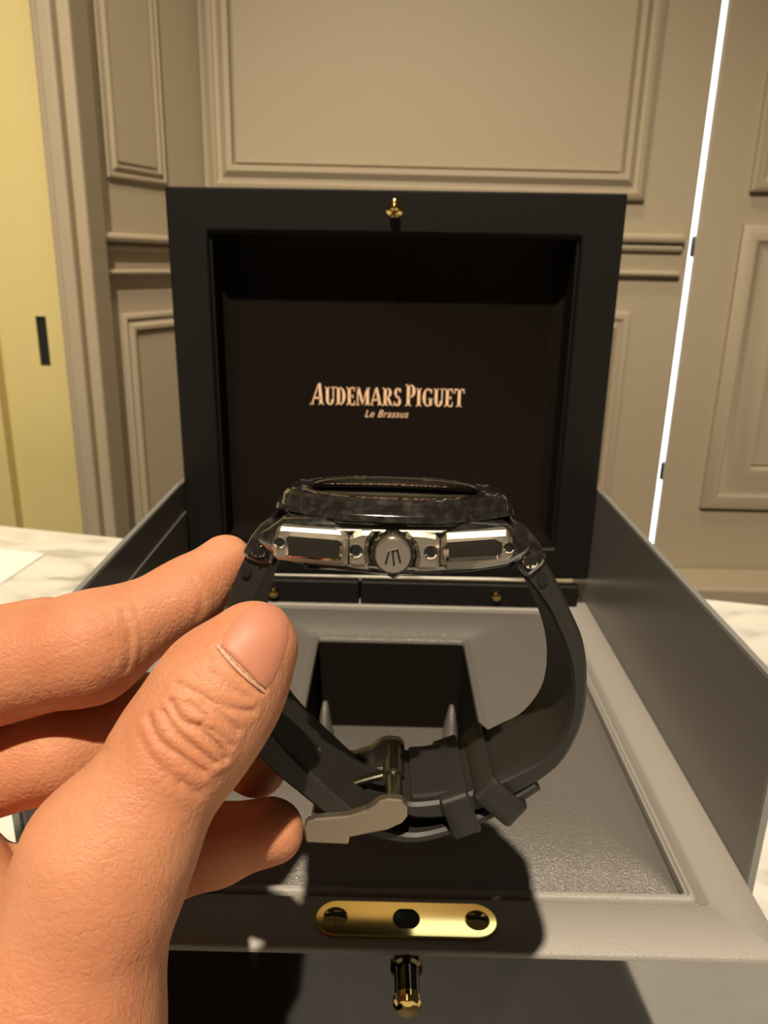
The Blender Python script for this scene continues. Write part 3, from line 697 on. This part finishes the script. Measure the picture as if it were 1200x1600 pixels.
# ------------------------------------------------------------------ hand
def P3(px, py, d): return np.array([(px - 600) / F * d, (py - 800) / F * d, d])
def cone(a, b, r1, r2): return (P3(*a), P3(*b), r1, r2)
CH = {}
CH['thumb'] = [cone((165, 1345, .122), (305, 1135, .1265), .0118, .0094), cone((305, 1135, .1265), (348, 1072, .1275), .0094, .0090), cone((348, 1072, .1275), (398, 1007, .128), .0088, .0071),
               cone((48, 1700, .120), (165, 1345, .122), .0172, .0120), cone((-150, 1480, .140), (60, 1600, .125), .0160, .0150)]
CH['palm'] = [cone((-160, 1090, .150), (-150, 1480, .142), .0115, .0150), cone((-150, 1480, .142), (-40, 1900, .124), .0160, .0200), cone((48, 1700, .120), (-10, 2000, .118), .0172, .0200),
              cone((-60, 1380, .158), (-150, 1480, .142), .0100, .0140)]
CH['index'] = [cone((-160, 1078, .148), (140, 1012, .150), .0118, .0101), cone((140, 1012, .150), (288, 934, .1575), .0099, .0069), cone((288, 934, .1575), (352, 878, .162), .0069, .0058)]
CH['middle'] = [cone((-170, 1245, .156), (90, 1168, .158), .0108, .0098), cone((90, 1168, .158), (235, 1120, .164), .0094, .0082), cone((235, 1120, .164), (330, 1158, .162), .0082, .0070), cone((330, 1158, .162), (402, 1198, .156), .0070, .0060)]
CH['knuckle'] = [cone((-170, 1060, .166), (70, 998, .166), .0105, .0090)]
CH['ring'] = [cone((-60, 1400, .158), (170, 1380, .154), .0095, .0086), cone((170, 1380, .154), (335, 1320, .149), .0082, .0072), cone((335, 1320, .149), (424, 1297, .1465), .0072, .0061)]
CH['ring'].append(cone((130, 1325, .162), (245, 1268, .160), .0092, .0080))  # added flesh hidden behind the thumb, blocks a light leak onto the box
CH['little'] = [cone((-60, 1490, .160), (110, 1480, .166), .0085, .0078), cone((110, 1480, .166), (175, 1440, .162), .0074, .0062)]
KIN = {'thumb': .006, 'palm': .010, 'index': .004, 'middle': .004, 'knuckle': .003, 'ring': .003, 'little': .003}
def sd_cone(p, a, b, r1, r2):
    ba = b - a; l2 = ba @ ba; rr = r1 - r2; a2 = l2 - rr * rr; il2 = 1 / l2
    pa = p - a; y_ = pa @ ba; z_ = y_ - l2
    x2 = ((pa * l2 - y_[:, None] * ba) ** 2).sum(1); y2 = y_ * y_ * l2; z2 = z_ * z_ * l2
    k = np.sign(rr) * rr * rr * x2
    c1 = np.sign(z_) * a2 * z2 > k; c2 = np.sign(y_) * a2 * y2 < k
    d = (np.sqrt(x2 * a2 * il2) + y_ * rr) * il2 - r1
    d = np.where(c2, np.sqrt(np.maximum(x2 + y2, 0)) * il2 - r1, d); d = np.where(c1, np.sqrt(np.maximum(x2 + z2, 0)) * il2 - r2, d)
    return d
def smin(a, b, k):
    h = np.maximum(k - np.abs(a - b), 0) / k
    return np.minimum(a, b) - h * h * k * .25
def sdf(p, parts=False):
    D = None; ds = {}
    for nm, cs in CH.items():
        g = None
        for c in cs:
            d = sd_cone(p, *c); g = d if g is None else smin(g, d, KIN[nm])
        ds[nm] = g
    D = smin(ds['thumb'], ds['palm'], .012)
    for nm in ('index', 'middle', 'knuckle', 'ring', 'little'): D = smin(D, ds[nm], .0012)
    return (D, ds) if parts else D
# sample on a grid (coarse first, fine only near the skin) and extract with surface nets
VS = .00062
lo3 = np.array([-.150, -.004, .085]); hi3 = np.array([-.008, .165, .196])
nn_ = ((hi3 - lo3) / VS).astype(int) // 8 * 8 + 8
gc = nn_ // 8
ci = np.stack(np.meshgrid(*[np.arange(k) for k in gc], indexing='ij'), -1).reshape(-1, 3)
dc = sdf(lo3 + (ci * 8 + 4) * VS)
G = np.repeat(np.repeat(np.repeat(dc.reshape(gc), 8, 0), 8, 1), 8, 2).astype(np.float32)
nearc = ci[np.abs(dc) < VS * 8 * 1.25]
loc = np.stack(np.meshgrid(*[np.arange(8)] * 3, indexing='ij'), -1).reshape(-1, 3)
for s0_ in range(0, len(nearc), 1500):
    idx = (nearc[s0_:s0_ + 1500, None, :] * 8 + loc[None]).reshape(-1, 3)
    G[idx[:, 0], idx[:, 1], idx[:, 2]] = sdf(lo3 + idx * VS)
ins = G < 0
cnt = np.zeros(tuple(np.array(G.shape) - 1), np.uint8)
for dx in (0, 1):
    for dy in (0, 1):
        for dz in (0, 1): cnt += ins[dx:dx + cnt.shape[0], dy:dy + cnt.shape[1], dz:dz + cnt.shape[2]]
act = np.argwhere((cnt > 0) & (cnt < 8)); vid = -np.ones(cnt.shape, np.int32); vid[act[:, 0], act[:, 1], act[:, 2]] = np.arange(len(act))
pos = np.zeros((len(act), 3)); wsum = np.zeros(len(act))
crn = [(a_, b_, c_) for a_ in (0, 1) for b_ in (0, 1) for c_ in (0, 1)]
for a_ in crn:
    for ax in range(3):
        if a_[ax]: continue
        b_ = list(a_); b_[ax] = 1
        g0 = G[act[:, 0] + a_[0], act[:, 1] + a_[1], act[:, 2] + a_[2]]; g1 = G[act[:, 0] + b_[0], act[:, 1] + b_[1], act[:, 2] + b_[2]]
        m_ = (g0 < 0) != (g1 < 0); t_ = np.where(m_, g0 / np.where(m_, g0 - g1, 1), 0)
        q_ = np.array(a_, float)[None] + 0 * pos; q_[:, ax] = t_
        pos[m_] += q_[m_]; wsum[m_] += 1
pos = lo3 + (act + pos / wsum[:, None]) * VS
quads = []
for ax in range(3):
    u, v = [(1, 2), (2, 0), (0, 1)][ax]
    sA = [slice(1, -1)] * 3; sB = [slice(1, -1)] * 3; sA[ax] = slice(0, -1); sB[ax] = slice(1, None)
    e0, e1 = ins[tuple(sA)], ins[tuple(sB)]
    for flip in (0, 1):
        E_ = np.argwhere((e0 & ~e1) if not flip else (~e0 & e1)); base_ = E_.copy()
        for k in range(3):
            if k != ax: base_[:, k] += 1
        ids = []
        for du, dv in ((-1, -1), (0, -1), (0, 0), (-1, 0)):
            q_ = base_.copy(); q_[:, u] += du; q_[:, v] += dv; ids.append(vid[q_[:, 0], q_[:, 1], q_[:, 2]])
        q4 = np.stack(ids, 1); quads.append(q4 if not flip else q4[:, ::-1])
quads = np.concatenate(quads); quads = quads[(quads >= 0).all(1)]
# refine the mesh round the thumb knuckle and nail root so that the folds are real relief
me = bpy.data.meshes.new('tmp'); me.from_pydata(pos.tolist(), [], quads.tolist()); bm = bmesh.new(); bm.from_mesh(me); bpy.data.meshes.remove(me)
kn_ = P3(312, 1135, .120); reg = np.linalg.norm(pos - kn_, axis=1) < .0155; bm.verts.ensure_lookup_table()
es = [e_ for e_ in bm.edges if reg[e_.verts[0].index] and reg[e_.verts[1].index]]
bmesh.ops.subdivide_edges(bm, edges=es, cuts=1, use_grid_fill=True)
bm.verts.index_update(); pos = np.array([v_.co for v_ in bm.verts]); quads = [[v_.index for v_ in f_.verts] for f_ in bm.faces]; bm.free()
# gradient normals, project to the exact surface, then press in the skin folds
def grad(p, h=.0002):
    g = np.stack([sdf(p + np.eye(3)[k] * h) - sdf(p - np.eye(3)[k] * h) for k in range(3)], 1)
    return g / (np.linalg.norm(g, axis=1, keepdims=True) + 1e-9)
d_, ds_ = sdf(pos, True); nrm_ = grad(pos); pos = pos - nrm_ * d_[:, None]
isth = (ds_['thumb'] < .0015)
def segd(P, pts):
    best = np.full(len(P), 1e9)
    for a_, b_ in zip(pts[:-1], pts[1:]):
        ba = b_ - a_; t_ = np.clip(((P - a_) @ ba) / (ba @ ba), 0, 1); best = np.minimum(best, np.linalg.norm(P - a_ - t_[:, None] * ba, axis=1))
    return best
def on_skin(pts, d0=.09):                             # first hits of sight lines with the skin (else the closest skin points)
    pts = np.atleast_2d(np.array(pts, float)); r = np.stack([(pts[:, 0] - 600) / F, (pts[:, 1] - 800) / F, np.ones(len(pts))], 1); r /= np.linalg.norm(r, axis=1, keepdims=True)
    t_ = np.full(len(pts), d0); bs_ = np.full(len(pts), 9.); bt_ = t_.copy()
    for _ in range(45):
        s_ = sdf(r * t_[:, None]); up = np.abs(s_) < bs_; bs_[up] = np.abs(s_)[up]; bt_[up] = t_[up]
        t_ = np.where(t_ > .25, t_, t_ + s_ * .9)
    p = r * bt_[:, None]
    for _ in range(4): p = p - grad(p) * sdf(p)[:, None]
    return p
folds = [  # polyline, depth, half width, raised lip
    ([(278, 1068), (310, 1084), (350, 1104), (395, 1112)], .00030, .0007), ([(268, 1098), (283, 1124), (318, 1145), (343, 1168), (352, 1186)], .00050, .0007),
    ([(232, 1120), (246, 1155), (282, 1182), (318, 1206)], .00038, .0008), ([(256, 1112), (278, 1146), (308, 1172), (336, 1192)], .00045, .0007),
    ([(296, 1098), (322, 1118), (312, 1134)], .00022, .0005), ([(318, 1098), (350, 1120), (372, 1142)], .00028, .0006), ([(300, 1130), (335, 1142), (362, 1165)], .00025, .0005),
    ([(330, 1050), (362, 1075), (390, 1092)], .00015, .0006), ([(285, 1225), (310, 1240)], .00022, .0009), ([(220, 1150), (240, 1190), (280, 1222)], .00020, .0010),
    ([(338, 1012), (368, 1046), (405, 1080), (414, 1078)], .00025, .0005),
    ([(192, 955), (204, 1000), (200, 1045)], .00022, .0009), ([(212, 955), (222, 1000), (216, 1040)], .00015, .0008), ([(300, 905), (316, 930), (312, 960)], .00018, .0008),
    ([(150, 1150), (165, 1175), (160, 1200)], .0002, .0010), ([(60, 950), (110, 965), (170, 965)], .00012, .0012)]
disp = np.zeros(len(pos))
for pts, dep, hw in folds:
    Pp = cr(on_skin(pts), 14); dd = segd(pos, Pp)
    hw = hw * .62; disp += -dep * 1.15 * np.exp(-np.abs(dd / hw) ** 1.4) + dep * .40 * np.exp(-((dd - 3.0 * hw) / (hw * 1.8)) ** 2)
# nail bed: flatten around the nail
# soft irregularity of the flesh
def wob(P, s_, seed):
    rng = np.random.RandomState(seed); o = 0
    for _ in range(7):
        k = rng.normal(size=3); k /= np.linalg.norm(k); o = o + np.sin(P @ k * s_ * rng.uniform(.6, 1.5) + rng.uniform(0, 6.3))
    return o / 7
disp += .00030 * wob(pos, 330, 1) + .00010 * wob(pos, 1100, 2)
pos = pos + nrm_ * disp[:, None]

def skin():
    m = bpy.data.materials.new('skin'); m.use_nodes = True; nt = m.node_tree; p = nt.nodes['Principled BSDF']
    tc = nt.nodes.new('ShaderNodeTexCoord')
    n1 = nt.nodes.new('ShaderNodeTexNoise'); n1.inputs['Scale'].default_value = 60; n1.inputs['Detail'].default_value = 4
    r = nt.nodes.new('ShaderNodeValToRGB'); e = r.color_ramp.elements
    e[0].position = .3; e[0].color = (.490, .188, .096, 1); e[1].position = .7; e[1].color = (.560, .255, .136, 1)
    nt.links.new(tc.outputs['Object'], n1.inputs['Vector']); nt.links.new(n1.outputs['Fac'], r.inputs['Fac']); nt.links.new(r.outputs['Color'], p.inputs['Base Color'])
    mp = nt.nodes.new('ShaderNodeMapping'); mp.inputs['Rotation'].default_value = (.2, .5, .9); mp.inputs['Scale'].default_value = (1, 1.9, 1)
    nt.links.new(tc.outputs['Object'], mp.inputs['Vector'])
    v = nt.nodes.new('ShaderNodeTexVoronoi'); v.inputs['Scale'].default_value = 760; v.feature = 'DISTANCE_TO_EDGE'
    n2 = nt.nodes.new('ShaderNodeTexNoise'); n2.inputs['Scale'].default_value = 420; n2.inputs['Detail'].default_value = 5; n2.inputs['Distortion'].default_value = .6
    nt.links.new(mp.outputs['Vector'], v.inputs['Vector']); nt.links.new(mp.outputs['Vector'], n2.inputs['Vector'])
    mm = nt.nodes.new('ShaderNodeMath'); mm.operation = 'MINIMUM'; mm.inputs[1].default_value = .25
    nt.links.new(v.outputs['Distance'], mm.inputs[0])
    ad = nt.nodes.new('ShaderNodeMath'); ad.operation = 'ADD'; nt.links.new(mm.outputs[0], ad.inputs[0]); nt.links.new(n2.outputs['Fac'], ad.inputs[1])
    b = nt.nodes.new('ShaderNodeBump'); b.inputs['Strength'].default_value = .55; b.inputs['Distance'].default_value = .0004
    nt.links.new(ad.outputs[0], b.inputs['Height']); nt.links.new(b.outputs['Normal'], p.inputs['Normal'])
    p.inputs['Roughness'].default_value = .56; p.inputs['Specular IOR Level'].default_value = .32
    p.inputs['Subsurface Weight'].default_value = .55; p.inputs['Subsurface Radius'].default_value = (1, .35, .18); p.inputs['Subsurface Scale'].default_value = .0040
    return m
M_skin = skin()
M_nail = mat('fingernail', (.50, .20, .125), .52, spec=.35, coat=.0, bump=(500, .08, .0002), sss=(.3, (1, .35, .2), .0015))
M_cuticle = mat('dry_cuticle', (.60, .36, .25), .6)
hb_ = camw(P3(-40, 1700, .12))
hv = (CAM + pos @ RC.T) - hb_
me = bpy.data.meshes.new('person'); me.from_pydata(hv.tolist(), [], quads)
bm = bmesh.new(); bm.from_mesh(me); bmesh.ops.recalc_face_normals(bm, faces=bm.faces); bm.to_mesh(me); bm.free()
hand = link('person', me, M_skin, smooth=180); hand.location = hb_
tag(hand, 'bare left hand pinching the watch strap between thumb and fingers', 'hand')
# thumb nail: curved plate lying on the skin
nailp = [(345, 1010), (352, 990), (363, 972), (380, 957), (402, 946), (424, 943), (440, 950), (449, 968), (450, 995), (444, 1025), (432, 1055), (414, 1076)]
def skin_pts(cs, lift):
    p = on_skin(cs); p = p + grad(p) * lift
    return [tuple(v) for v in (CAM + p @ RC.T) - hb_]
c0 = (388, 1022); rings = []
for k, lift in ((1.0, -.0004), (.985, .00008), (.9, .00026), (.7, .00036), (.45, .0004), (.2, .0004)):
    closed = nailp + [(nailp[-1][0] * .66 + nailp[0][0] * .34, nailp[-1][1] * .66 + nailp[0][1] * .34), (nailp[-1][0] * .33 + nailp[0][0] * .67, nailp[-1][1] * .33 + nailp[0][1] * .67)]
    closed = [tuple(v) for v in cr(closed + [closed[0]], 49)[:-1]]
    rings.append(skin_pts([(c0[0] + (a_ - c0[0]) * k, c0[1] + (b_ - c0[1]) * k) for a_, b_ in closed], lift))
V, Fc = loft(rings, True, (False, True))
o = link('fingernail', mesh('fingernail', V, Fc), M_nail, hand, smooth=50); o['label'] = 'short pink thumb nail'
ct = cr([(340, 1010), (358, 1032), (382, 1056), (411, 1079)], 24)
nj = [1 + .5 * math.sin(i * 2.1) for i in range(24)]
A1 = skin_pts([(a_ - 1.5, b_ + 2) for a_, b_ in ct], .0001); A2 = skin_pts([(a_, b_) for a_, b_ in ct], .00042); A3 = skin_pts([(a_ + 1.3 * j_, b_ - 1.5 * j_) for (a_, b_), j_ in zip(ct, nj)], .0004)
link('cuticle', mesh('cuticle', *loft([A1, A2, A3], False, (False, False))), M_cuticle, hand, smooth=60)
# sleeve further down the forearm, out of frame
M_sleeve = mat('dark_sleeve', (.03, .03, .035), .9, bump=(700, .3, .0005))
sp = [(-.072, .125, .121), (-.072, .145, .105), (-.080, .175, .06), (-.10, .19, -.03)]
sp = cr(sp, 10); ls = []
for i, c in enumerate(sp):
    t_ = sp[min(i + 1, 9)] - sp[max(i - 1, 0)]; t_ /= np.linalg.norm(t_); e1 = np.cross(t_, [0, 0, 1.]); e1 /= np.linalg.norm(e1); e2_ = np.cross(t_, e1)
    r = .034 + .010 * i / 9 + (.0015 if i == 1 else 0)
    ls.append([camw(c + r * (math.cos(a) * e1 + .85 * math.sin(a) * e2_)) - hb_ for a in np.linspace(0, 2 * math.pi, 28, endpoint=False)])
link('sleeve', mesh('sleeve', *loft(ls, True, (False, True))), M_sleeve, hand, smooth=60)
